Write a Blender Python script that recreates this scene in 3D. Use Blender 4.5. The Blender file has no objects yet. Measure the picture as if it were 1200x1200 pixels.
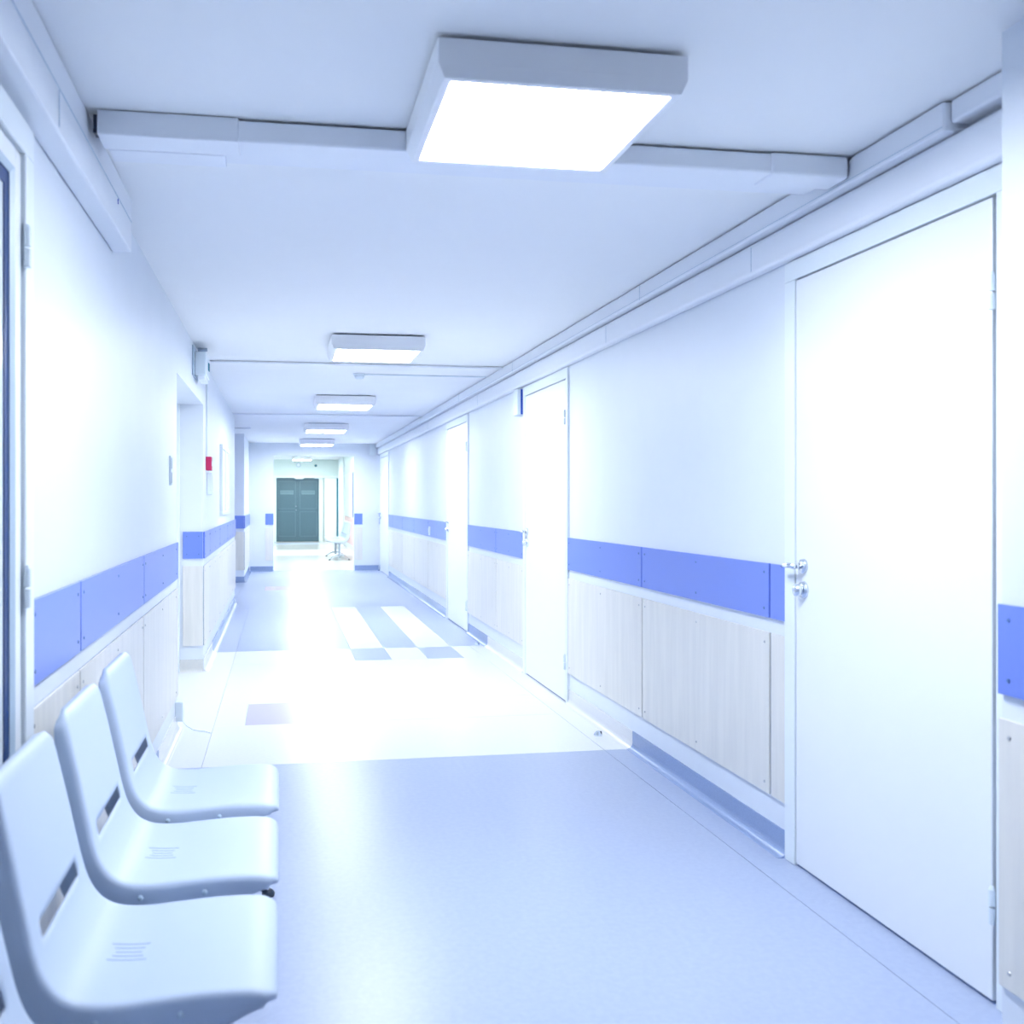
import bpy, bmesh, math, random
from mathutils import Vector, Matrix
random.seed(4)
scene = bpy.context.scene
C = scene.collection

# ------------------------------------------------------------------ camera
EYE = 1.32
cam_d = bpy.data.cameras.new('camera')
cam = bpy.data.objects.new('camera', cam_d)
C.objects.link(cam)
cam.location = (0, 0, EYE)
cam.rotation_euler = (math.radians(90), 0, -math.radians(9.2978))
cam_d.sensor_width = 36.0
cam_d.lens = 33.9
cam_d.shift_x = 0.0708
cam_d.shift_y = -0.0108
cam_d.clip_start = 0.05
cam_d.dof.use_dof = True
cam_d.dof.focus_distance = 6.0
cam_d.dof.aperture_fstop = 4.0
scene.camera = cam

# ------------------------------------------------------------------ world, exposure, light colour
w = bpy.data.worlds.new('world')
scene.world = w
w.use_nodes = True
w.node_tree.nodes['Background'].inputs[0].default_value = (0.45, 0.65, 1.0, 1)
w.node_tree.nodes['Background'].inputs[1].default_value = 0.35
vs = scene.view_settings
vs.view_transform = 'Standard'
vs.look = 'None'
vs.gamma = 1.0
vs.use_curve_mapping = False
vs.exposure = 2.9
LAMP_COLOUR = (0.905, 0.95, 1.0)
LAMP_POWER = 7.0

# ------------------------------------------------------------------ materials
def mat(name, col, rough=0.5, metal=0.0, spec=0.5, noise=0.0, nscale=40.0, col2=None, grain=None,
        bump=0.0, bscale=200.0, emit=None, emit_s=0.0, coat=0.0, trans=0.0, alpha=1.0):
    m = bpy.data.materials.new(name)
    m.use_nodes = True
    nt = m.node_tree
    b = nt.nodes['Principled BSDF']
    b.inputs['Base Color'].default_value = (*col, 1)
    b.inputs['Roughness'].default_value = rough
    b.inputs['Metallic'].default_value = metal
    b.inputs['Specular IOR Level'].default_value = spec
    b.inputs['Coat Weight'].default_value = coat
    b.inputs['Transmission Weight'].default_value = trans
    if emit:
        b.inputs['Emission Color'].default_value = (*emit, 1)
        b.inputs['Emission Strength'].default_value = emit_s
    tc = nt.nodes.new('ShaderNodeTexCoord')
    if noise > 0 or col2:
        mp = nt.nodes.new('ShaderNodeMapping')
        if grain: mp.inputs['Scale'].default_value = grain
        nt.links.new(tc.outputs['Object'], mp.inputs['Vector'])
        n = nt.nodes.new('ShaderNodeTexNoise')
        n.inputs['Scale'].default_value = nscale
        n.inputs['Detail'].default_value = 5
        n.inputs['Roughness'].default_value = 0.6
        nt.links.new(mp.outputs['Vector'], n.inputs['Vector'])
        r = nt.nodes.new('ShaderNodeValToRGB')
        c2 = col2 if col2 else tuple(x * (1 - noise) for x in col)
        r.color_ramp.elements[0].position = 0.35
        r.color_ramp.elements[1].position = 0.65
        r.color_ramp.elements[0].color = (*c2, 1)
        r.color_ramp.elements[1].color = (*col, 1)
        nt.links.new(n.outputs['Fac'], r.inputs['Fac'])
        nt.links.new(r.outputs['Color'], b.inputs['Base Color'])
    if bump > 0:
        n2 = nt.nodes.new('ShaderNodeTexNoise')
        n2.inputs['Scale'].default_value = bscale
        n2.inputs['Detail'].default_value = 3
        nt.links.new(tc.outputs['Object'], n2.inputs['Vector'])
        bp = nt.nodes.new('ShaderNodeBump')
        bp.inputs['Strength'].default_value = bump
        bp.inputs['Distance'].default_value = 0.002
        nt.links.new(n2.outputs['Fac'], bp.inputs['Height'])
        nt.links.new(bp.outputs['Normal'], b.inputs['Normal'])
    return m

M = dict(
    wall=mat('wall_paint', (0.785, 0.845, 0.93), 0.45, noise=0.02, nscale=3, bump=0.12, bscale=60),
    green_wall=mat('pale_green_paint', (0.76, 0.87, 0.87), 0.5),
    pink=mat('pink_paint', (0.78, 0.56, 0.56), 0.5),
    ceiling=mat('ceiling_paint', (0.935, 0.958, 0.985), 0.6, noise=0.02, nscale=2),
    door=mat('door_lacquer', (0.86, 0.90, 0.95), 0.28, noise=0.01, nscale=2),
    frame=mat('door_frame_paint', (0.83, 0.90, 0.95), 0.3),
    housing=mat('lamp_housing', (0.93, 0.95, 0.99), 0.3),
    duct=mat('duct_plastic', (0.86, 0.90, 0.97), 0.35),
    blue=mat('blue_laminate', (0.16, 0.26, 0.79), 0.30, spec=0.85, noise=0.05, nscale=300),
    blue_back=mat('blue_batten', (0.02, 0.09, 0.55), 0.5),
    wood=mat('pale_wood_laminate', (0.80, 0.79, 0.745), 0.4, nscale=8, col2=(0.735, 0.73, 0.695), grain=(2.6, 2.6, 0.22)),
    wood_back=mat('grey_batten', (0.22, 0.30, 0.42), 0.5),
    screw=mat('screw_metal', (0.12, 0.22, 0.50), 0.35, metal=0.5),
    screw_pale=mat('screw_metal_pale', (0.5, 0.52, 0.55), 0.35, metal=0.6),
    base_blue=mat('blue_vinyl_coving', (0.28, 0.38, 0.62), 0.25, noise=0.1, nscale=150),
    base_white=mat('white_vinyl_coving', (0.76, 0.78, 0.82), 0.25, noise=0.06, nscale=150),
    floor_blue=mat('blue_vinyl', (0.44, 0.515, 0.70), 0.30, spec=0.25, col2=(0.40, 0.475, 0.67), nscale=45, bump=0.05, bscale=25),
    floor_white=mat('white_vinyl', (0.81, 0.84, 0.885), 0.26, spec=0.25, col2=(0.785, 0.82, 0.87), nscale=60, bump=0.05, bscale=25),
    floor_lilac=mat('lilac_vinyl', (0.56, 0.52, 0.63), 0.26, spec=0.25, col2=(0.55, 0.52, 0.63), nscale=60),
    floor_red=mat('rose_vinyl', (0.62, 0.50, 0.56), 0.22),
    floor_cream=mat('cream_vinyl', (0.72, 0.72, 0.70), 0.2, col2=(0.69, 0.70, 0.69), nscale=40),
    seam=mat('weld_seam', (0.25, 0.33, 0.50), 0.4),
    chair=mat('chair_plastic', (0.54, 0.635, 0.79), 0.42, spec=0.35, bump=0.15, bscale=500),
    chair_slot=mat('slot_shade', (0.43, 0.53, 0.68), 0.5),
    chrome=mat('chrome', (0.75, 0.80, 0.86), 0.12, metal=1.0),
    steel=mat('grey_steel', (0.42, 0.50, 0.60), 0.3, metal=0.8),
    black=mat('black_rubber', (0.015, 0.03, 0.06), 0.5),
    gasket=mat('dark_blue_gasket', (0.01, 0.04, 0.16), 0.4),
    plastic=mat('white_plastic', (0.78, 0.87, 0.94), 0.35),
    plastic_dim=mat('grey_plastic', (0.50, 0.62, 0.74), 0.4),
    red=mat('red_plastic', (0.60, 0.02, 0.12), 0.35),
    teal=mat('teal_paint_and_gap', (0.01, 0.22, 0.32), 0.4),
    dark_door=mat('slate_green_paint', (0.085, 0.16, 0.21), 0.4, noise=0.08, nscale=30),
    dark_mould=mat('slate_moulding_lit', (0.115, 0.20, 0.25), 0.4),
    paper=mat('paper_notice', (0.16, 0.26, 0.31), 0.6),
    paper_white=mat('white_board', (0.82, 0.88, 0.94), 0.4),
    pane=mat('opaque_white_pane', (0.80, 0.87, 0.93), 0.15, coat=0.5),
    diffuser_far=mat('bright_lamp_diffuser', (0.9, 0.95, 1.0), 0.5, emit=(0.93, 1.0, 0.98), emit_s=LAMP_POWER * 1.7),
    diffuser=mat('lamp_diffuser', (0.9, 0.95, 1.0), 0.5, emit=LAMP_COLOUR, emit_s=LAMP_POWER),
)

# ------------------------------------------------------------------ mesh helpers
def box(bm, x0, x1, y0, y1, z0, z1):
    x0, x1 = sorted((x0, x1)); y0, y1 = sorted((y0, y1)); z0, z1 = sorted((z0, z1))
    v = [bm.verts.new(p) for p in ((x0, y0, z0), (x1, y0, z0), (x1, y1, z0), (x0, y1, z0),
                                   (x0, y0, z1), (x1, y0, z1), (x1, y1, z1), (x0, y1, z1))]
    for f in ((0, 3, 2, 1), (4, 5, 6, 7), (0, 1, 5, 4), (1, 2, 6, 5), (2, 3, 7, 6), (3, 0, 4, 7)):
        bm.faces.new([v[i] for i in f])
    return v

def tube(bm, pts, rads, seg=12, cap=True, squash=1.0):
    pts = [Vector(p) for p in pts]
    if not isinstance(rads, (list, tuple)): rads = [rads] * len(pts)
    rings = []
    up = None
    for i, p in enumerate(pts):
        d = (pts[min(i + 1, len(pts) - 1)] - pts[max(i - 1, 0)]).normalized()
        if up is None:
            up = Vector((0, 0, 1)) if abs(d.z) < 0.9 else Vector((1, 0, 0))
        a = d.cross(up).normalized(); b = a.cross(d).normalized(); up = b
        rings.append([bm.verts.new(p + (a * math.cos(t) + b * math.sin(t) * squash) * rads[i])
                      for t in [2 * math.pi * k / seg for k in range(seg)]])
    for r0, r1 in zip(rings, rings[1:]):
        for k in range(seg):
            bm.faces.new((r0[k], r0[(k + 1) % seg], r1[(k + 1) % seg], r1[k]))
    if cap:
        bm.faces.new(list(reversed(rings[0]))); bm.faces.new(rings[-1])

def prism(bm, prof, axis, a, b):
    """extrude a closed 2-D profile along x or y between a and b"""
    def P(u, v, t): return (t, u, v) if axis == 'x' else (u, t, v)
    r0 = [bm.verts.new(P(u, v, a)) for u, v in prof]
    r1 = [bm.verts.new(P(u, v, b)) for u, v in prof]
    n = len(prof)
    for k in range(n):
        bm.faces.new((r0[k], r0[(k + 1) % n], r1[(k + 1) % n], r1[k]))
    bm.faces.new(list(reversed(r0))); bm.faces.new(r1)

def obj(name, bm, m, parent=None, bevel=0.0, seg=2, smooth=False):
    bmesh.ops.recalc_face_normals(bm, faces=bm.faces)
    me = bpy.data.meshes.new(name)
    bm.to_mesh(me); bm.free()
    me.materials.append(M[m] if isinstance(m, str) else m)
    if smooth:
        for p in me.polygons: p.use_smooth = True
    o = bpy.data.objects.new(name, me)
    C.objects.link(o)
    if parent: o.parent = parent
    if bevel > 0:
        b = o.modifiers.new('bevel', 'BEVEL')
        b.width = bevel; b.segments = seg; b.limit_method = 'ANGLE'; b.angle_limit = math.radians(40)
        b.harden_normals = False
    return o

def boxes(name, m, lst, parent=None, bevel=0.0, seg=2):
    bm = bmesh.new()
    for b in lst: box(bm, *b)
    return obj(name, bm, m, parent, bevel, seg)

def tag(o, label, cat=None, group=None, kind=None):
    if label: o['label'] = label
    if cat: o['category'] = cat
    if group: o['group'] = group
    if kind: o['kind'] = kind
    return o

def empty(name, loc, rz=0):
    o = bpy.data.objects.new(name, None)
    o.empty_display_size = 0.1
    o.location = loc; o.rotation_euler = (0, 0, rz)
    C.objects.link(o)
    return o

def copy_tree(o, parent=None):
    c = o.copy(); C.objects.link(c); c.parent = parent
    for ch in [x for x in kids.get(o.name, [])]:
        k = copy_tree(ch, c)
    return c
kids = {}
def register(o):
    kids[o.name] = list(o.children)
    for ch in o.children: register(ch)

# ------------------------------------------------------------------ dimensions
L, R = -0.600, 1.848          # wall planes
CEIL = 2.408
PIER = 1.652                  # pier face plane
T = 0.25                      # wall thickness
YB = -7.5                     # wall behind the camera
YE = 18.35                    # end wall
YV = 31.7                     # last wall, beyond the opening
CV = 2.67                     # ceiling height beyond the end wall
BAND0, BAND1 = 0.874, 1.082
WD0, WD1 = 0.200, 0.818
BASE = 0.095

def wall(name, side, x0, x1, segs, top, label):
    """segs: list of (y0,y1,z0,z1)"""
    o = boxes(name, 'wall', [(x0, x1, a, b, z0, z1) for a, b, z0, z1 in segs])
    return tag(o, label, 'wall', kind='structure')

# ------------------------------------------------------------------ floor
fl = boxes('floor', 'floor_blue', [(-3.4, 4.2, YB - T, YV + 1.2, -0.12, -0.006)])
tag(fl, 'glossy vinyl corridor floor in pale blue and white fields', 'floor', kind='structure')
SX0, SX1 = -0.392, 1.688      # long weld seams
def sheet(m, x0, x1, y0, y1, name='vinyl_sheet'):
    g = 0.0012
    return boxes(name, m, [(x0 + g, x1 - g, y0 + g, y1 - g, -0.006, 0.0)], fl)
B1, B2 = 4.90, 8.62
# near blue field
for a, b in ((YB, B1),):
    sheet('floor_blue', L, SX0, a, b); sheet('floor_blue', SX0, SX1, a, b); sheet('floor_blue', SX1, R, a, b)
# white field with lilac inlay and the blue tile ends
P0, P1 = 5.78, 6.38
sheet('floor_white', L - 0.5, SX0, B1, B2); sheet('floor_white', SX1, R, B1, B2)
sheet('floor_white', SX0, SX1, B1, P0)
sheet('floor_white', SX0, -0.212, P0, P1); sheet('floor_lilac', -0.212, 0.388, P0, P1, 'lilac_inlay'); sheet('floor_white', 0.388, SX1, P0, P1)
Q0 = 7.98
S1a, S1b, S2a, S2b = 0.605, 0.905, 1.21, 1.515
sheet('floor_white', SX0, SX1, P1, Q0)
sheet('floor_white', SX0, S1a, Q0, B2); sheet('floor_blue', S1a, S1b, Q0, B2, 'blue_inlay')
sheet('floor_white', S1b, S2a, Q0, B2); sheet('floor_blue', S2a, S2b, Q0, B2, 'blue_inlay'); sheet('floor_white', S2b, SX1, Q0, B2)
# far blue field with two white lanes
Q1 = 12.02
for a, b, m in ((L, SX0, 'floor_blue'), (SX0, S1a, 'floor_blue'), (S1a, S1b, 'floor_white'), (S1b, S2a, 'floor_blue'),
                (S2a, S2b, 'floor_white'), (S2b, R, 'floor_blue')):
    sheet(m, a, b, B2, Q1, 'white_inlay' if m == 'floor_white' else 'vinyl_sheet')
sheet('floor_blue', L, R, Q1, 14.45)
sheet('floor_blue', L, -0.25, 14.45, 15.1); sheet('floor_red', -0.25, 0.35, 14.45, 15.1, 'rose_inlay'); sheet('floor_blue', 0.35, R, 14.45, 15.1)
sheet('floor_blue', L, R, 15.1, YE + 0.1)
sheet('floor_blue', -2.2, L, 12.75, 15.92)
# beyond the end wall
sheet('floor_cream', -1.4, R, YE + 0.1, 23.6)
sheet('floor_white', -1.4, R, 23.6, 26.4)
sheet('floor_cream', -1.4, R, 26.4, 29.6)
sheet('floor_blue', -1.4, R, 29.6, 30.6)
sheet('floor_cream', -1.4, R, 30.6, YV + 0.8)

# ------------------------------------------------------------------ ceiling
ce = boxes('ceiling', 'ceiling', [(-3.4, 4.2, YB - T, YE + 0.05, CEIL, CEIL + 0.5), (-3.4, 4.2, YE + 0.05, YV + 1.2, CV, CV + 0.24)])
tag(ce, 'smooth pale blue-white painted corridor ceiling', 'ceiling', kind='structure')

# ------------------------------------------------------------------ walls
DTOP = 2.192
doorsR = [(2.205, 3.308), (6.055, 7.223), (9.466, 10.731), (16.70, 18.15)]
segs = []
y = 2.0
for a, b in doorsR:
    segs.append((y, a, -0.1, CEIL)); segs.append((a, b, DTOP, CEIL)); y = b
segs.append((y, YE + 0.05, -0.1, CEIL)); segs.append((YE + 0.05, YV + 0.5, -0.1, CV))
wr = wall('wall_right', 1, R, R + T, segs, CEIL, 'long right corridor wall, white above a blue band and pale wood panels')
pier = wall('wall_pier', 1, PIER, R + T, [(YB, 2.0, -0.1, CEIL)], CEIL, 'projecting blue-white wall pier at the right edge beside the near door')
NI0, NI1, NIZ = 5.758, 7.665, 2.065   # recess
AL0, AL1 = 12.75, 15.92               # alcove
LD0, LD1 = 1.36, 2.410                # glazed door
segsL = [(YB, LD0, -0.1, CEIL), (LD0, LD1, DTOP, CEIL), (LD1, NI0, -0.1, CEIL), (NI0, NI1, NIZ, CEIL),
         (NI1, AL0, -0.1, CEIL), (AL1, YE, -0.1, CEIL)]
wl = wall('wall_left', -1, L - T - 0.1, L, segsL, CEIL, 'left corridor wall, white above a blue band and pale wood panels')
tag(boxes('wall_alcove', 'wall', [(L - T - 0.5, L - T - 0.1, NI0 - 0.4, NI1 + 0.4, -0.1, NIZ + 0.3),
     (L - T - 0.4, L - T - 0.1, LD0 - 0.3, LD1 + 0.3, -0.1, CEIL),
     (-2.3, -2.1, AL0 - 0.4, AL1 + 0.4, -0.1, CEIL),
     (-2.3, L - T - 0.1, AL0 - 0.3, AL0, -0.1, CEIL), (-2.3, L - T - 0.1, AL1, AL1 + 0.3, -0.1, CEIL)]),
    'white inner walls of the recesses in the left wall', 'wall', kind='structure')
OX0, OX1, OZ = -0.15, 1.362, 2.172
end = tag(boxes('wall_end', 'wall', [(L - 1.2, OX0, YE, YE + 0.22, -0.1, CV), (OX1, R, YE, YE + 0.22, -0.1, CV),
     (OX0, OX1, YE, YE + 0.22, OZ, CV)]), 'white cross wall with a wide open passage at the far end', 'wall', kind='structure')
tag(boxes('wall_behind', 'wall', [(L - T, R + T, YB - T, YB, -0.1, CEIL)]), 'white wall closing the corridor behind the viewpoint', 'wall', kind='structure')
# last wall beyond the opening, with the dark double door
DX0, DX1, DZ = -0.30, 1.335, 2.07
back = tag(boxes('wall_back', 'green_wall', [(-1.6, DX0, YV - 0.02, YV + 0.3, -0.1, CV), (DX1, R, YV - 0.02, YV + 0.3, -0.1, CV),
     (DX0, DX1, YV - 0.02, YV + 0.3, DZ + 0.06, CV), (-1.6, R, YV + 0.3, YV + 0.5, -0.1, CV)]),
     'pale green last wall around the dark double door', 'wall', kind='structure')
tag(boxes('wall_side', 'green_wall', [(-1.7, -1.4, YE + 0.22, YV, -0.1, CV)]), 'hidden pale green side wall past the far passage', 'wall', kind='structure')
boxes('green_paint_field', 'green_wall', [(R - 0.006, R, YE + 0.22, YV - 0.02, 0.885, CV)], wr)
boxes('pink_paint_field', 'pink', [(R - 0.006, R, YE + 0.22, YV - 0.02, 0.14, 0.885)], wr)

# ------------------------------------------------------------------ wall panels
def screws(side, X, pts, m, parent):
    bm = bmesh.new()
    for y, z in pts:
        tube(bm, [(X, y, z), (X + side * 0.0025, y, z)], [0.0055, 0.004], seg=8)
    return obj('screw_heads', bm, m, parent)

def cladding(side, plane, y0, y1, cuts, parent, wall_battens=True, lo=WD0, mids=True):
    """blue bumper band and pale wood wainscot; side = direction into the room"""
    ys = [y0] + [c for c in cuts if y0 < c < y1] + [y1]
    g = 0.0065
    X0, X1 = plane + side * 0.004, plane + side * 0.014
    boxes('batten', 'blue_back', [(plane, X0, y0, y1, BAND0 + .002, BAND1 - .002)], parent)
    boxes('batten', 'wood_back', [(plane, X0, y0, y1, lo + .002, WD1 - .002)], parent)
    for a, b in zip(ys, ys[1:]):
        aa = a + (g if a != y0 else 0); bb = b - (g if b != y1 else 0)
        p = boxes('blue_panel', 'blue', [(X0, X1, aa, bb, BAND0, BAND1)], parent, 0.0015)
        q = boxes('wood_panel', 'wood', [(X0, X1 - side * .002, aa + .001, bb - .001, lo, WD1)], parent, 0.0015)
        pts = []
        if bb - aa > 0.12:
            cols = [aa + 0.035, bb - 0.035] + ([(aa + bb) / 2] if bb - aa > 0.9 else [])
            pts = [(c, z) for c in cols for z in (BAND0 + 0.035, BAND1 - 0.035)]
            screws(side, X1, pts, 'screw', p)
            screws(side, X1 - side * .002, [(c, z) for c in cols for z in (lo + 0.04, WD1 - 0.04)], 'screw_pale', q)

cladding(-1, R, 3.310, 6.053, [3.422, 4.745], wr)
cladding(-1, R, 7.225, 9.464, [8.182], wr)
cladding(-1, R, 10.733, 16.698, [12.10, 13.43, 14.76, 16.09], wr)
cladding(-1, R, 18.16, YE - 0.002, [], wr)
cladding(-1, PIER, YB, 1.998, [-6.0, -4.67, -3.34, -2.0, -0.7, 0.62], pier)
cladding(1, L, YB, LD0 - .002, [-6.2, -4.8, -3.4, -1.9, -0.5, 0.8], wl)
cladding(1, L, LD1 + .002, NI0 - 0.035, [2.987, 4.317, 5.650], wl)
cladding(1, L, NI1 + .0, AL0 - .004, [8.20, 9.53, 10.86, 12.0], wl)
cladding(1, L, AL1 + .0, YE - 0.002, [17.2], wl)

def facing_panels(Y, x0, x1, parent, d=-1):
    boxes('blue_panel', 'blue', [(x0, x1, Y, Y + d * 0.013, BAND0, BAND1)], parent, 0.0015)
    boxes('wood_panel', 'wood', [(x0, x1, Y, Y + d * 0.012, WD0, WD1)], parent, 0.0015)
    bm = bmesh.new()
    for x in (x0 + 0.03, x1 - 0.03):
        for z in (BAND0 + .035, BAND1 - .035):
            tube(bm, [(x, Y + d * 0.013, z), (x, Y + d * 0.0155, z)], [0.0055, 0.004], seg=8)
    obj('screw_heads', bm, 'screw', parent)
facing_panels(NI1, -0.752, -0.602, wl)
facing_panels(AL1, -0.752, -0.602, wl)
facing_panels(YE, -0.300, OX0, end)
facing_panels(YE, OX1, OX1 + 0.155, end)

# ------------------------------------------------------------------ coved baseboards
def cove_profile(plane, side, h=BASE, r=0.032, t=0.005):
    pr = [(plane, 0.0), (plane, h), (plane + side * t, h)]
    for k in range(7):
        a = math.pi / 2 * k / 6
        pr.append((plane + side * (t + r - r * math.cos(a)), 0.0015 + r - r * math.sin(a)))
    pr.append((plane + side * (t + r + 0.004), 0.0))
    return pr
def cove(name, plane, side, y0, y1, m, parent=None, label=None):
    bm = bmesh.new(); prism(bm, cove_profile(plane, side), 'y', y0, y1)
    o = obj(name, bm, m, parent)
    return o
def cove_x(plane, x0, x1, m, parent, d=-1):
    bm = bmesh.new(); prism(bm, cove_profile(plane, d), 'x', x0, x1)
    return obj('coved_strip', bm, m, parent)
br = tag(empty('baseboard_right', (R, 3.3, 0)), 'coved vinyl baseboard along the right wall, blue then white', 'baseboard', kind='structure')
bl = tag(empty('baseboard_left', (L, 3.3, 0)), 'coved vinyl baseboard along the left wall, blue then white', 'baseboard', kind='structure')
be = tag(empty('baseboard_end', (0, YE, 0)), 'blue coved baseboard at the foot of the far cross wall', 'baseboard', kind='structure')
def seg_cove(root, plane, side, y0, y1, m):
    bm = bmesh.new(); prism(bm, [(u - root.location.x, v) for u, v in cove_profile(plane, side)], 'y', y0 - root.location.y, y1 - root.location.y)
    obj('coved_strip', bm, m, root)
for y0, y1, m in ((3.31, B1, 'base_blue'), (B1, 6.053, 'base_white'), (7.225, 8.56, 'base_white'), (8.56, 9.464, 'base_blue'),
                  (10.733, 16.698, 'base_blue'), (18.16, YE, 'base_blue')):
    seg_cove(br, R, -1, y0, y1, m)
seg_cove(br, PIER, -1, YB, 2.0, 'base_blue')
for y0, y1, m in ((YB, LD0, 'base_blue'), (LD1, B1, 'base_blue'), (B1, NI0, 'base_white'), (NI1, B2, 'base_white'),
                  (B2, AL0, 'base_blue'), (AL1, YE, 'base_blue')):
    seg_cove(bl, L, 1, y0, y1, m)
def end_cove(root, Y, x0, x1, m):
    bm = bmesh.new(); prism(bm, [(u - root.location.y, v) for u, v in cove_profile(Y, -1)], 'x', x0 - root.location.x, x1 - root.location.x)
    obj('coved_strip', bm, m, root)
end_cove(be, YE, -0.58, OX0 - 0.01, 'base_blue'); end_cove(be, YE, OX1 + 0.01, R - 0.02, 'base_blue')
end_cove(bl, AL1, -0.76, -0.60, 'base_blue'); end_cove(bl, NI1, -0.79, -0.60, 'floor_cream')

# ------------------------------------------------------------------ doors on the right wall
def hinge(parent, X, y, z, r=0.009):
    bm = bmesh.new()
    tube(bm, [(X, y, z - 0.045), (X, y, z - 0.003)], r, seg=12)
    tube(bm, [(X, y, z + 0.003), (X, y, z + 0.045)], r, seg=12)
    tube(bm, [(X, y, z + 0.045), (X, y, z + 0.053)], [r, r * .5], seg=12)
    return obj('hinge', bm, 'plastic', parent, smooth=False)

def lever(parent, X, y, z, s=-1, toward=1, knobz=None):
    bm = bmesh.new()
    tube(bm, [(X, y, z), (X + s * 0.010, y, z)], [0.026, 0.024], seg=24)                # rose
    tube(bm, [(X + s * .01, y, z), (X + s * .042, y, z)], 0.009, seg=14)
    tube(bm, [(X + s * .042, y - toward * .012, z), (X + s * .045, y + toward * .03, z + .002), (X + s * .044, y + toward * .055, z),
              (X + s * .040, y + toward * .078, z - .004)], [0.010, 0.0095, 0.0085, 0.007], seg=14)
    o = obj('door_handle', bm, 'chrome', parent, smooth=True)
    o['label'] = 'chrome lever handle'
    kz = knobz if knobz else z - 0.085
    bm = bmesh.new()
    tube(bm, [(X, y, kz), (X + s * .008, y, kz)], [0.031, 0.029], seg=24)
    tube(bm, [(X + s * .008, y, kz), (X + s * .022, y, kz), (X + s * .034, y, kz), (X + s * .040, y, kz)], [0.014, 0.023, 0.021, 0.010], seg=20)
    k = obj('lock_knob', bm, 'chrome', parent, smooth=True)
    k['label'] = 'round chrome lock knob'
    return o

def right_door(name, y0, y1, label, hinges=True, handle=True, gap=0.018):
    t = tag(empty(name, (R, (y0 + y1) / 2, 0)), label, 'door', kind='structure')
    ox, oy = t.location.x, t.location.y
    fw = 0.07
    def bx(n, m, lst, bev=0.0):
        return boxes(n, m, [(a - ox, b - ox, c - oy, d - oy, e, f) for a, b, c, d, e, f in lst], t, bev)
    Xf = R - 0.016
    hw = 0.035   # the frame shows narrower on the hinge side
    bx('door_frame', 'frame', [(Xf, R + 0.09, y1 - fw, y1, 0, DTOP - fw), (Xf, R + 0.09, y0, y0 + hw, 0, DTOP - fw), (Xf, R + 0.09, y0, y1, DTOP - fw, DTOP),
                               (R + 0.045, R + 0.09, y0 + hw, y0 + hw + 0.03, 0, DTOP - fw), (R + 0.045, R + 0.09, y1 - fw - 0.03, y1 - fw, 0, DTOP - fw)], 0.003)
    leaf = bx('door_leaf', 'door', [(R - 0.012, R + 0.030, y0 + hw + gap, y1 - fw - 0.004, 0.010, DTOP - fw - 0.006)], 0.003)
    bx('door_back', 'frame', [(R + 0.09, R + 0.12, y0, y1, 0, DTOP)])
    bx('threshold', 'base_blue', [(R - 0.004, R + 0.09, y0 + 0.01, y1 - 0.01, -0.006, 0.003)])
    if hinges:
        for z in (0.262, 1.865):
            hinge(t, Xf - .004 - ox, y0 + hw + gap * .5 - oy, z)
    if handle:
        lever(t, R - 0.012 - ox, 3.180 - 3.308 + y1 - oy, 1.088)
    return t
right_door('door_1', *doorsR[0], 'large white flush door nearest on the right, with chrome lever and knob')
right_door('door_2', *doorsR[1], 'second white door along the right wall, below the projecting door sign')
right_door('door_3', *doorsR[2], 'third white door along the right wall, midway to the far end')
right_door('door_4', *doorsR[3], 'farthest white door on the right wall, just before the cross wall', hinges=False)

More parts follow.
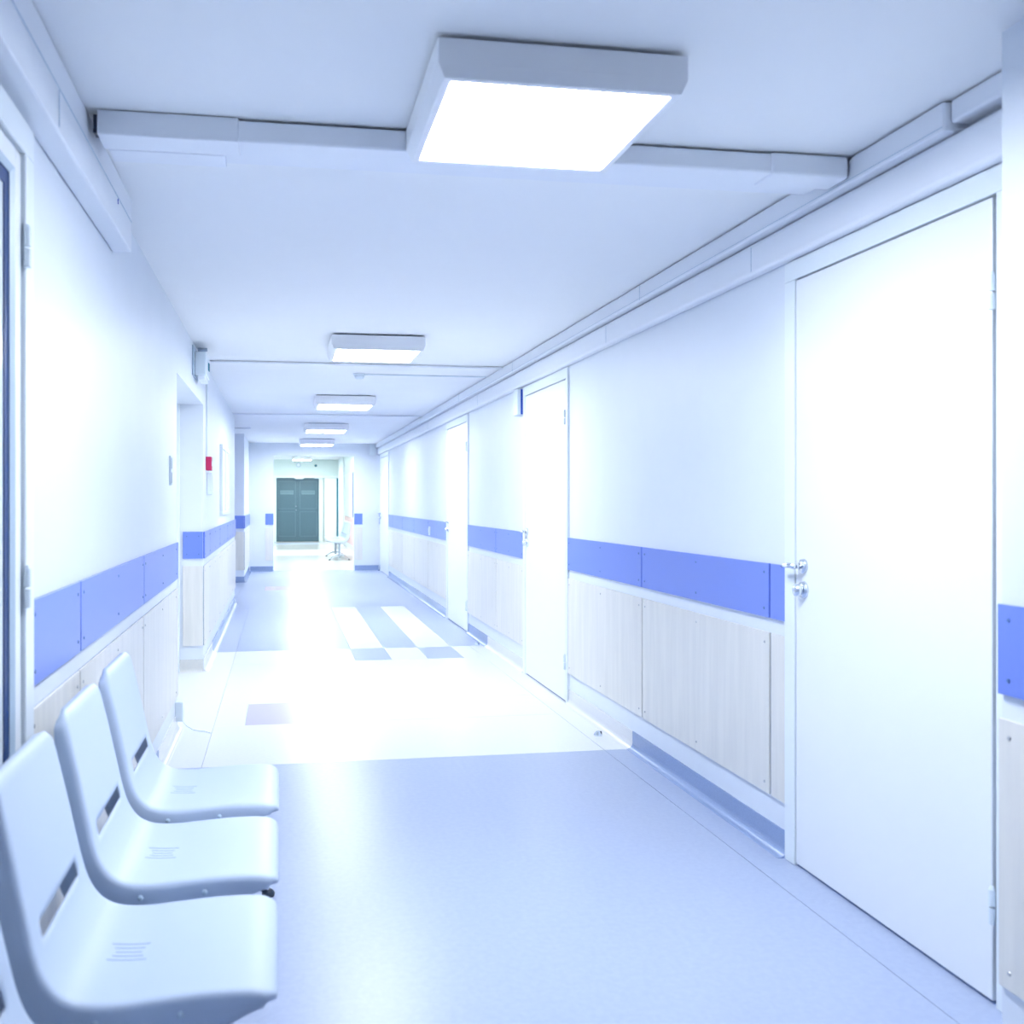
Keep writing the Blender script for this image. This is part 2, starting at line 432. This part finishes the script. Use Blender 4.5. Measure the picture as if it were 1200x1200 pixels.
# glazed door on the left, with gasket and white pane
def left_door():
    t = tag(empty('door_5', (L, (LD0 + LD1) / 2, 0)), 'white framed glazed door at the left edge with a dark gasket line', 'door', kind='structure')
    ox, oy = t.location.x, t.location.y
    def bx(n, m, lst, bev=0.0):
        return boxes(n, m, [(a - ox, b - ox, c - oy, d - oy, e, f) for a, b, c, d, e, f in lst], t, bev)
    y0, y1 = LD0, LD1
    fw = 0.075
    bx('door_frame', 'frame', [(L - .08, L + .022, y1 - fw, y1, 0, DTOP - fw), (L - .08, L + .022, y0, y0 + fw, 0, DTOP - fw), (L - .08, L + .022, y0, y1, DTOP - fw, DTOP)], .004)
    a, b, zt = y0 + fw + .004, y1 - fw - .004, DTOP - fw - .006
    s = 0.046
    bx('leaf_frame', 'door', [(L - .05, L + .012, b - s, b, .01, zt), (L - .05, L + .012, a, a + s, .01, zt), (L - .05, L + .012, a + s, b - s, zt - s, zt), (L - .05, L + .012, a + s, b - s, .01, .30)], .003)
    # sloping glazing bead
    bm = bmesh.new()
    o_ = (a + s, b - s, .30, zt - s)
    i_ = (a + s + .014, b - s - .014, .314, zt - s - .014)
    def ring(r, X): return [bm.verts.new((X - ox, yy - oy, zz)) for yy, zz in ((r[0], r[2]), (r[1], r[2]), (r[1], r[3]), (r[0], r[3]))]
    ra, rb, rc = ring(o_, L + .011), ring(i_, L + .003), ring(i_, L - .04)
    rd = ring(o_, L - .04)
    for p, q in ((ra, rb), (rb, rc), (rc, rd), (rd, ra)):
        for k in range(4): bm.faces.new((p[k], p[(k + 1) % 4], q[(k + 1) % 4], q[k]))
    o = obj('glazing_bead', bm, 'plastic_dim', t)
    g = (i_[0] + .034, i_[1] - .034, i_[2] + .034, i_[3] - .034)
    bx('gasket', 'gasket', [(L - .030, L + .001, i_[0], g[0], i_[2], i_[3]), (L - .030, L + .001, g[1], i_[1], i_[2], i_[3]),
                            (L - .030, L + .001, g[0], g[1], i_[2], g[2]), (L - .030, L + .001, g[0], g[1], g[3], i_[3])])
    bx('white_pane', 'pane', [(L - .034, L - .002, i_[0], i_[1], i_[2], i_[3])])  # opaque; its white stands in for the bright room behind the glass
    bx('door_back', 'frame', [(L - .09, L - .08, y0, y1, 0, DTOP)])
    for z in (1.12, 1.90):
        hinge(t, L + .026 - ox, y1 - fw - .002 - oy, z, .008)
    return t
left_door()

# door set in the left recess
t = tag(empty('door_6', (L - T - 0.1, (NI0 + NI1) / 2, 0)), 'white double door set back inside the recess of the left wall', 'door', kind='structure')
for k, (a, b) in enumerate(((-.85, -.004), (.004, .85))):
    lf = boxes('door_leaf', 'door', [(0.01, 0.05, a, b, .01, 1.98)], t, .003)
boxes('door_frame', 'frame', [(0, .06, -.953, -.855, 0, 2.06), (0, .06, .855, .953, 0, 2.06), (0, .06, -.855, .855, 1.99, 2.06)], t, .003)
lever(t, .05, -.07, 1.05, s=1, toward=-1)
# return face casing seen at the back of the recess
boxes('recess_casing', 'frame', [(L - T - .1, -0.775, NI1 - 0.03, NI1, 0, NIZ)], wl, .003)

# ------------------------------------------------------------------ ducts (cable trunking)
def duct(name, lst, label, group=None, bev=0.008, m='duct'):
    x0 = min(min(a[0], a[1]) for a in lst); y0 = min(a[2] for a in lst); z0 = min(a[4] for a in lst)
    o = boxes(name, m, [(a - x0, b - x0, c - y0, d - y0, e - z0, f - z0) for a, b, c, d, e, f in lst], None, bev, 3)
    o.location = (x0, y0, z0)
    return tag(o, label, 'duct', group)
def seam(parent, lst, m='blue_back'):
    l = parent.location
    return boxes('joint_line', m, [(a - l.x, b - l.x, c - l.y, d - l.y, e - l.z, f - l.z) for a, b, c, d, e, f in lst], parent)
da = duct('cable_duct', [(1.768, R - .001, 2.355, YE - .005, 2.322, 2.403)], 'upper thick cable duct running under the ceiling along the right wall')
seam(da, [(1.7672, 1.77, 2.36, YE - .01, 2.333, 2.335)], 'plastic_dim')
for y in (4.6, 7.3, 9.6, 12.3): seam(da, [(1.7668, 1.7685, y, y + .004, 2.325, 2.40)], 'plastic_dim')
duct('cable_duct', [(1.786, R, 2.01, 2.352, 2.341, 2.404)], 'short thinner duct continuing the upper right duct beside the pier')
db = duct('cable_duct', [(1.800, R, 2.005, YE - .06, 2.196, 2.318)], 'wide lower wall duct running above the white doors on the right', bev=0.014)
for y in (3.5, 5.2, 8.8, 11.9): seam(db, [(1.7990, 1.8005, y, y + .003, 2.21, 2.305)], 'plastic_dim')
dc = duct('cable_duct', [(-0.532, L + .001, YB + .05, 3.60, 2.213, 2.404)], 'deep wall duct along the upper left, ending above the chairs', bev=.006)
seam(dc, [(-0.5325, -0.5305, YB + .06, 3.59, 2.318, 2.321)], 'plastic_dim')
seam(dc, [(-0.5325, -0.5300, 3.30, 3.306, 2.298, 2.314)])
for y in (2.45, 0.6): seam(dc, [(-0.5325, -0.530, y, y + .003, 2.225, 2.315)], 'plastic_dim')
# duct crossing the ceiling behind the near lamp
dd = duct('cable_duct', [(-0.505, 1.62, 2.79, 2.90, 2.340, 2.401), ], 'main cross duct under the ceiling behind the nearest lamp')
cover = boxes('joint_cover', 'duct', [(0, .385, 0, .117, 0, .069)], dd, .004); cover.location = (0.0, -.0035, -.004)
cover = boxes('joint_cover', 'duct', [(0, .26, 0, .122, 0, .070)], dd, .010, 3); cover.location = (2.005, -.006, -.006)
cl = boxes('cable_gap', 'black', [(-.012, 0.004, .01, .05, .004, .055)], dd)
de = duct('cable_duct', [(-0.475, 1.74, 2.915, 3.01, 2.350, 2.401)], 'slim second cross duct just behind the main cross duct', bev=.004)
cover = boxes('joint_cover', 'duct', [(0, .33, 0, .10, 0, .02)], de, .002); cover.location = (-.02, -.003, -.012)
# thin trunkings farther on
duct('cable_trunking', [(-0.545, 1.766, 7.62, 7.66, 2.388, 2.404)], 'thin trunking crossing the ceiling behind the second lamp', bev=.003)
duct('cable_trunking', [(-0.598, 1.766, 12.16, 12.20, 2.388, 2.404)], 'thin trunking crossing the ceiling between the third and fourth lamps', bev=.003)
duct('cable_trunking', [(-2.0, -0.45, 14.55, 14.62, 2.385, 2.404)], 'short trunking on the ceiling over the left alcove', bev=.003)
duct('junction_box', [(1.648, 1.760, YE - .07, YE - .004, 2.190, 2.402)], 'white box under the ceiling where the right ducts meet the cross wall', bev=.004, m='plastic')

# ------------------------------------------------------------------ smoke detectors
def detector(x, y, label, wire_to=None, z=CEIL):
    t = tag(empty('smoke_detector', (x, y, z)), label, 'detector')
    bm = bmesh.new()
    tube(bm, [(0, 0, -.002), (0, 0, -.016)], [.052, .052], seg=24); obj('detector_base', bm, 'plastic', t)
    bm = bmesh.new()
    tube(bm, [(0, 0, -.016), (0, 0, -.024), (0, 0, -.042), (0, 0, -.048)], [.040, .044, .034, .018], seg=24)
    obj('detector_head', bm, 'plastic', t, smooth=False)
    if wire_to:
        bm = bmesh.new()
        tube(bm, [(.05, 0, -.006), (wire_to - x, 0, -.006)], .006, seg=8)
        obj('detector_cable', bm, 'plastic', t)
    return t
detector(0.656, 8.25, 'round white smoke detector with a cable, between second and third lamps', 1.764)
detector(0.66, 15.2, 'small white smoke detector between the fourth and fifth lamps')
detector(0.47, 29.3, 'left small detector on the ceiling past the far passage', z=CV)
detector(0.75, 29.3, 'right small detector on the ceiling past the far passage', z=CV)

# ------------------------------------------------------------------ ceiling lamps
def lamp():
    t = empty('ceiling_light', (0, 0, 0))
    h = 0.306
    bm = bmesh.new()
    top = [(-.308, -.288), (.308, -.288), (.308, .288), (-.308, .288)]
    bot = [(-.292, -.283), (.292, -.283), (.292, .283), (-.292, .283)]
    z0, z1, z2 = -.010, -.070, -.104
    r = [[bm.verts.new((x, y, z)) for x, y in q] for q, z in ((top, z0), (top, z1), (bot, z2))]
    for p, q in zip(r, r[1:]):
        for k in range(4): bm.faces.new((p[k], p[(k + 1) % 4], q[(k + 1) % 4], q[k]))
    bm.faces.new(r[0])
    inn = [bm.verts.new((x * .93, y * .93, z2)) for x, y in bot]
    for k in range(4): bm.faces.new((r[2][k], r[2][(k + 1) % 4], inn[(k + 1) % 4], inn[k]))
    inn2 = [bm.verts.new((v.co.x, v.co.y, z2 + .006)) for v in inn]
    for k in range(4): bm.faces.new((inn[k], inn[(k + 1) % 4], inn2[(k + 1) % 4], inn2[k]))
    bm.faces.new(inn2)
    obj('housing', bm, 'housing', t, .004, 2)
    boxes('spacer', 'plastic_dim', [(-.25, .25, -.24, .24, -.012, 0)], t)
    bm = bmesh.new(); box(bm, -.264, .264, -.256, .256, -.1035, -.099)
    obj('diffuser', bm, 'diffuser', t)
    return t
l0 = lamp()
bpy.context.view_layer.update(); register(l0)
lamps = [(0.665, 2.495, CEIL, 'nearest large square ceiling light, in front of the cross duct'),
         (0.626, 6.55, CEIL, 'second square ceiling light from the viewpoint'),
         (0.648, 10.19, CEIL, 'third square ceiling light from the viewpoint'),
         (0.620, 13.80, CEIL, 'fourth square ceiling light from the viewpoint'),
         (0.612, 17.20, CEIL, 'fifth square ceiling light, just before the cross wall'),
         (0.60, 20.6, CV, 'unseen square ceiling light added just past the far passage, above the lintel line'),  # this and the next are unseen, added to light the space past the passage
         (0.60, 25.0, CV, 'unseen square ceiling light added in the middle past the far passage'),
         (0.62, 29.8, CV, 'square ceiling light before the dark double door'),
         ]
for i, (x, y, z, lb) in enumerate(lamps):
    o = l0 if i == 0 else copy_tree(l0)
    o.location = (x, y, z)
    if y > YE:
        for ch in o.children:
            if ch.name.startswith('diffuser'):
                ch.data = ch.data.copy(); ch.data.materials[0] = M['diffuser_far']
    tag(o, lb, 'lamp', 'square ceiling lights down the corridor')

# ------------------------------------------------------------------ beam benches
PROF = [(-0.001, 0.424), (0.003, 0.436), (-0.003, 0.448), (-0.020, 0.457), (-0.05, 0.462), (-0.12, 0.463), (-0.20, 0.459), (-0.27, 0.455), (-0.325, 0.460),
        (-0.360, 0.476), (-0.386, 0.508), (-0.402, 0.55), (-0.418, 0.62), (-0.437, 0.71), (-0.454, 0.785), (-0.464, 0.828), (-0.472, 0.842), (-0.484, 0.844)]
def spline(pts, n):
    P = [Vector((p[0], 0, p[1])) for p in pts]
    out = []
    for i in range(len(P) - 1):
        p0, p1, p2, p3 = P[max(i - 1, 0)], P[i], P[i + 1], P[min(i + 2, len(P) - 1)]
        m = max(1, round((p2 - p1).length / n))
        for k in range(m):
            t = k / m
            out.append(0.5 * ((2 * p1) + (-p0 + p2) * t + (2 * p0 - 5 * p1 + 4 * p2 - p3) * t * t + (-p0 + 3 * p1 - 3 * p2 + p3) * t ** 3))
    out.append(P[-1])
    return out
def seat_shell(parent, y):
    pts = spline(PROF, 0.0115)
    s = [0.0]
    for a, b in zip(pts, pts[1:]): s.append(s[-1] + (b - a).length)
    S = s[-1]
    W, RC = 0.214, 0.058
    def half(si):
        wv = W - 0.012 * max(0, min(1, (si - 0.45) / (S - 0.45)))
        for ds in (si, S - si):
            if ds < RC: wv = min(wv, wv - (RC - math.sqrt(max(0, RC * RC - (RC - ds) ** 2))))
        return wv
    # slot limits measured along the profile: just above the bend
    sl0 = next(si for p, si in zip(pts, s) if p.z > 0.538 and p.x < -0.35)
    sl1 = next(si for p, si in zip(pts, s) if p.z > 0.580 and p.x < -0.35)
    vs_ = [-1, -.985, -.96, -.92, -.86, -.78, -.70, -.64, -.5, -.33, -.16, 0, .16, .33, .5, .64, .70, .78, .86, .92, .96, .985, 1]
    bm = bmesh.new()
    G = []
    N = []
    for i, p in enumerate(pts):
        tg = (pts[min(i + 1, len(pts) - 1)] - pts[max(i - 1, 0)]).normalized()
        n = Vector((-tg.z, 0, tg.x))          # outward (up / towards the sitter)
        if n.z < 0 and abs(tg.x) > abs(tg.z): n = -n
        N.append(n)
    for i in range(len(N)):
        if i and N[i].dot(N[i - 1]) < 0: N[i] = -N[i]
    if N[len(N) // 3].z < 0: N = [-n for n in N]
    rr = 0.011
    for i, p in enumerate(pts):
        hw = half(s[i])
        row = []
        for v in vs_:
            yy = v * hw
            d = hw - abs(yy)
            drop = rr - math.sqrt(max(0, rr * rr - (rr - d) ** 2)) if d < rr else 0
            # shallow dish towards the middle of seat
            seat = max(0, 1 - abs(s[i] - 0.27) / 0.24)
            dish = 0.008 * seat * (1 - v * v)
            row.append(bm.verts.new(p - N[i] * (drop + dish) + Vector((0, yy, 0))))
        G.append(row)
    for i in range(len(G) - 1):
        for j in range(len(vs_) - 1):
            if sl0 <= s[i] < sl1 and abs((vs_[j] + vs_[j + 1]) / 2) < 0.70: continue
            bm.faces.new((G[i][j], G[i + 1][j], G[i + 1][j + 1], G[i][j + 1]))
    # deep side flanges, deepest under the rear of the seat
    def fl_(si):
        u = si / S
        a = max(0, min(1, si / 0.17)); b = max(0, min(1, (S - si) / 0.45))
        return 0.006 + 0.054 * (a * a * (3 - 2 * a)) * (b ** 0.7)
    for j, sg in ((0, -1), (len(vs_) - 1, 1)):
        prev = None
        for k in (1, 2, 3):
            cur = []
            for i, p in enumerate(pts):
                b = G[i][j].co
                cur.append(bm.verts.new(b - N[i] * fl_(s[i]) * k / 3 + Vector((0, sg * 0.002 * k / 3, 0))))
            base = prev if prev else [G[i][j] for i in range(len(pts))]
            for i in range(len(pts) - 1):
                bm.faces.new((base[i], base[i + 1], cur[i + 1], cur[i]))
            prev = cur
    bmesh.ops.remove_doubles(bm, verts=bm.verts, dist=0.00005)
    o = obj('seat_shell', bm, 'chair', parent, smooth=True)
    o.location = (0, y, 0)
    so = o.modifiers.new('solid', 'SOLIDIFY'); so.thickness = 0.005; so.offset = 0
    # bolts on both flanges
    for sg in (-1, 1):
        for bx_ in (-0.16, -0.30):
            bm = bmesh.new()
            z = 0.434 if bx_ > -.2 else 0.430
            tube(bm, [(bx_, sg * (W + .002), z), (bx_, sg * (W + .0065), z), (bx_, sg * (W + .009), z)], [.0065, .006, .003], seg=12)
            obj('bolt', bm, 'plastic_dim', o)
    bm = bmesh.new()
    def surf(x, v):
        best = min(range(len(pts)), key=lambda q: abs(pts[q].x - x) + (1 if pts[q].z < .44 or pts[q].z > .49 else 0))
        q2 = best + 1 if pts[best].x > x else best - 1
        a_, b_ = pts[best], pts[q2]
        f_ = 0 if abs(b_.x - a_.x) < 1e-6 else (x - a_.x) / (b_.x - a_.x)
        sd = max(0, 1 - abs(s[best] + (s[q2] - s[best]) * f_ - 0.27) / 0.24)
        return a_.z + (b_.z - a_.z) * f_ - 0.008 * sd * (1 - v * v) + 0.0030
    for k, ln in enumerate((.036, .028, .024, .028, .036)):
        yy = (k - 2) * .0165
        xs = [-.278 + ln * (q / 3 - 1) for q in range(7)]
        tube(bm, [(x, yy, surf(x, yy / W) - .0004) for x in xs], .0011, seg=6)
    obj('drain_slots', bm, 'chair_slot', o)  # raised darker lines: the shade of the grooves is put into the colour
    return o
def pedestal(parent, y):
    t = bmesh.new()
    tube(t, [(-.25, y, .055), (-.25, y, .17), (-.25, y, .375)], [.026, .024, .024], seg=16, squash=1.0)
    box(t, -.31, -.19, y - .03, y + .03, .362, .372)
    p = obj('post', t, 'black' if False else 'steel', parent, smooth=False)
    for s in (1, -1):
        bm = bmesh.new()
        pts = [(-.25, y, .085), (-.25 + s * .05, y, .098), (-.25 + s * .11, y, .085), (-.25 + s * .17, y, .052), (-.25 + s * .215, y, .022)]
        tube(bm, pts, [.026, .024, .020, .017, .015], seg=12)
        f = obj('foot_arm', bm, 'chrome', parent, smooth=True)
        bm = bmesh.new()
        xx = -.25 + s * .218
        tube(bm, [(xx, y, .0015), (xx, y, .010), (xx, y, .018), (xx, y, .024)], [.020, .022, .018, .010], seg=14)
        r = obj('rubber_foot', bm, 'black', f, smooth=False)
def bench(label, ys, peds, loc, rz, beam):
    t = empty('beam_bench', loc, rz)
    tag(t, label, 'bench')
    for y in ys: seat_shell(t, y)
    bm = bmesh.new(); box(bm, -.285, -.215, beam[0], beam[1], .372, .408)
    obj('beam', bm, 'steel', t, .004)
    bm = bmesh.new()
    for y in ys:
        for dy in (-.12, .12):
            boxes('seat_bracket', 'steel', [(-.33, -.13, y + dy - .015, y + dy + .015, .408, .428)], t)
    bm.free()
    for y in peds: pedestal(t, y)
    return t
SP = 0.528
bench('row of pale blue plastic seats on a steel beam against the left wall', [2.985 - SP * k for k in range(4)], [3.27, 1.13], (-0.012, 0, 0), 0, (1.05, 3.31))
bench('distant pale plastic bench with chrome legs past the far passage', [-.265 - SP, -.265, .265, .265 + SP], [-0.78, .78], (1.02, 22.35, 0), math.pi, (-1.0, 1.0))

# ------------------------------------------------------------------ wall fittings
t = tag(empty('emergency_light', (L, 6.95, 2.27)), 'white boxy emergency light high on the left wall above the recess', 'lamp')
boxes('wall_plate', 'plastic_dim', [(0, .012, -.23, .15, -.095, .11)], t, .003)
boxes('lamp_body', 'plastic', [(.012, .088, -.16, .17, -.085, .075)], t, .008, 3)
boxes('lens_cover', 'paper_white', [(.03, .080, -.14, .15, -.112, -.085)], t, .004)
bm = bmesh.new(); tube(bm, [(.045, 0, .075), (.045, 0, .10)], .014, seg=12); tube(bm, [(.02, .0, .105), (.085, 0, .112)], [.020, .012], seg=12)
obj('swivel_head', bm, 'steel', t)
boxes('indicator', 'teal', [(.088, .095, .03, .10, -.03, .025)], t, .002)
t = tag(boxes('conduit', 'plastic', [(0, .014, 0, .02, 0, .60)], None, .003), 'thin vertical conduit down the left wall to the red call point', 'conduit')
t.location = (L, 7.955, 1.67)
t2 = tag(boxes('conduit', 'plastic', [(0, .012, 0, .90, 0, .016)], None, .003), 'thin horizontal conduit under the emergency light on the left wall', 'conduit')
t2.location = (L, 7.07, 2.27)
t = tag(empty('call_point', (L, 7.98, 1.62)), 'small red fire call point on the left wall past the recess', 'alarm')
boxes('red_case', 'red', [(0, .045, -.055, .055, -.055, .055)], t, .004)
boxes('press_plate', 'plastic', [(.045, .047, -.02, .02, -.02, .02)], t)
t = tag(empty('wall_box', (L, 8.12, 1.46)), 'small white wall box just below the red call point', 'wall box')
boxes('box_case', 'plastic', [(0, .04, -.08, .08, -.09, .09)], t, .006)
boxes('box_lid', 'paper_white', [(.04, .046, -.06, .06, -.07, .07)], t, .003)
t = tag(empty('light_switch', (L, 5.42, 1.49)), 'white double switch plate on the left wall before the recess', 'switch')
boxes('switch_plate', 'plastic', [(0, .010, -.042, .042, -.085, .075)], t, .003)
for z in (-.045, .035):
    boxes('rocker', 'paper_white', [(.010, .016, -.030, .030, z - .030, z + .030)], t, .003)
t = tag(empty('notice_board', (L, 10.33, 1.53)), 'white framed notice board on the left wall past the call point', 'board')
boxes('board_frame', 'frame', [(0, .03, -.63, .63, -.35, -.31), (0, .03, -.63, .63, .31, .35), (0, .03, -.63, -.59, -.31, .31), (0, .03, .59, .63, -.31, .31), (0, .03, -.02, .02, -.31, .31)], t, .004)
boxes('board_panel', 'paper_white', [(0, .012, -.59, .59, -.31, .31)], t)
t = tag(empty('door_sign', (R, 7.30, 2.087)), 'small box sign projecting from the wall beside the second right door', 'sign')
boxes('sign_case', 'plastic', [(-.052, 0, -.05, .09, -.10, .10)], t, .004)
boxes('sign_end', 'blue_back', [(-.026, -.010, -.0545, -.05, -.098, .096)], t, .001)
for name, (dy, dl) in {'door_2': (6.66, 'small pale number plate on the second right door'), 'door_3': (9.98, 'small pale number plate on the third right door')}.items():
    t = tag(empty('number_plate', (R - .012, dy, 1.80)), dl, 'sign')
    boxes('plate', 'paper_white', [(-.004, 0, -.045, .045, -.03, .03)], t, .001)
t = tag(empty('wall_socket', (R - .014, 11.94, .945)), 'white switch on the blue band before the third right door', 'switch')
boxes('socket_plate', 'plastic', [(-.012, 0, -.05, .05, -.055, .055)], t, .003)
boxes('rocker', 'paper_white', [(-.018, -.012, -.03, .03, -.03, .03)], t, .002)
def doorstop(x, y, label):
    t = tag(empty('door_stop', (x, y, 0)), label, 'door stop')
    bm = bmesh.new(); tube(bm, [(0, 0, 0), (0, 0, .006), (0, 0, .020), (0, 0, .026)], [.024, .024, .016, .010], seg=18)
    obj('stop_base', bm, 'chrome', t)
    bm = bmesh.new(); tube(bm, [(0.0, 0, .014), (0.02, -.004, .016)], [.012, .010], seg=12)
    obj('rubber_buffer', bm, 'black', t)
doorstop(1.757, 5.21, 'small round metal door stop on white floor by the right wall')
doorstop(1.765, 8.66, 'small round metal door stop where the farther blue floor begins')
t = tag(empty('cable_outlet', (L, 5.70, 0)), 'small white cable outlet at the foot of the left wall corner', 'outlet')
boxes('outlet_case', 'plastic', [(0, .045, -.035, .04, .06, .17)], t, .005)
bm = bmesh.new(); tube(bm, [(.03, 0, .07), (.06, .0, .03), (.10, -.01, .006), (.17, -.05, .006), (.20, -.10, .006)], .003, seg=8)
obj('cable', bm, 'plastic', t, smooth=True)

# ------------------------------------------------------------------ the far dark double door
t = tag(empty('door_7', (0.5175, YV, 0)), 'dark slate double door closing the corridor far beyond the passage', 'door', kind='structure')
def bx(n, m, lst, bev=0.0, par=None):
    return boxes(n, m, [(a - .5175, b - .5175, c, d, e, f) for a, b, c, d, e, f in lst], par or t, bev)
XA, XB = -0.169, 1.201
bx('door_frame', 'green_wall', [(DX0, XA, -.10, .10, 0, DZ), (XB, DX1, -.10, .10, 0, DZ)], .004)
bx('door_lintel', 'frame', [(DX0 - .1, XB + .72, -.12, .10, DZ, DZ + .07)], .004)
bx('door_closer', 'plastic', [(.42, .70, -.18, -.12, DZ - .04, DZ + .02)], .004)
bx('door_closer', 'plastic', [(1.05, 1.30, -.18, -.12, DZ - .02, DZ + .03)], .004)
XM = (XA + XB) / 2
for a, b in ((XA, XM - .001), (XM + .001, XB)):
    lf = bx('door_leaf', 'dark_door', [(a, b, .03, .07, .01, DZ)], .002)
    for z0, z1 in ((.16, .98), (1.06, 1.96)):
        q = [(a + .06, b - .06, .018, .03, z0, z0 + .02), (a + .06, b - .06, .018, .03, z1 - .02, z1), (a + .06, a + .085, .018, .03, z0 + .02, z1 - .02), (b - .085, b - .06, .018, .03, z0 + .02, z1 - .02)]
        bx('moulding', 'dark_mould', q, .001, lf)  # lighter copy of the leaf colour, standing in for light on the relief
    nt_ = bx('paper_notice', 'paper', [(a + .12, b - .13, .024, .03, 1.53, 1.66)], 0, lf)
    bx('notice_line', 'dark_door', [(a + .14, b - .15, .0225, .024, 1.60, 1.612)], 0, lf)
bx('threshold', 'black', [(XA, XB, .02, .10, 0, .012)])
bx('door_back', 'black', [(XA, XB, .08, .10, .012, DZ)])  # black sheet added behind the leaves to keep the gap between them dark
bm = bmesh.new(); tube(bm, [(XM - .06 - .5175, .03, 1.15), (XM - .06 - .5175, -.02, 1.15)], [.018, .022], seg=12)
tube(bm, [(XM - .05 - .5175, .03, 1.02), (XM - .05 - .5175, -.01, 1.02)], [.014, .014], seg=12)
obj('door_handle', bm, 'chrome', t)
# white leaf standing beside the dark door
t = tag(empty('door_8', (1.58, YV - .02, 0)), 'white single door standing right of the dark double door', 'door', kind='structure')
boxes('door_leaf', 'door', [(-.20, .19, -.09, -.05, .01, 2.06)], t, .003)
lever(t, .16, -.09, 1.06, s=0, toward=0)
boxes('dark_gap_strip', 'teal', [(.195, .262, -.06, -.02, .01, 2.06)], t)  # dark teal strip stands in for the shaded opening beside the leaf
t = tag(boxes('trim_1', 'frame', [(R - .055, R - .006, 28.55, 31.0, 0, CV - .01)], None, .004), 'white vertical casing on the right wall near the dark door', 'trim', kind='structure')
t = tag(empty('door_9', (R - .006, 26.2, 0)), 'white framed door high on the right wall beyond the passage', 'door', kind='structure')
boxes('door_leaf', 'door', [(-.02, 0, -1.10, 1.9, .90, 2.03)], t, .003)
boxes('door_frame', 'frame', [(-.035, 0, -1.2, -1.10, .90, 2.08), (-.035, 0, -1.10, 1.9, 2.03, 2.08)], t, .003)
boxes('blue_edge', 'blue_back', [(-.03, 0, -1.28, -1.2, .90, 2.07)], t)
def wall_disc(name, x, z, r, m, label, cat):
    t = tag(empty(name, (x, YV - .02, z)), label, cat)
    bm = bmesh.new(); tube(bm, [(0, 0, 0), (0, -.03, 0), (0, -.04, 0)], [r, r, r * .8], seg=20); obj('rim', bm, m, t)
    bm = bmesh.new(); tube(bm, [(0, -.04, 0), (0, -.045, 0)], [r * .7, r * .7], seg=20); obj('dial', bm, 'paper_white' if m != 'black' else 'teal', t)
wall_disc('wall_clock', .54, 2.49, .075, 'plastic_dim', 'small round white clock above the dark double door', 'clock')
wall_disc('wall_camera', 1.099, 2.47, .04, 'black', 'small dark round camera on the wall right of the clock', 'camera')
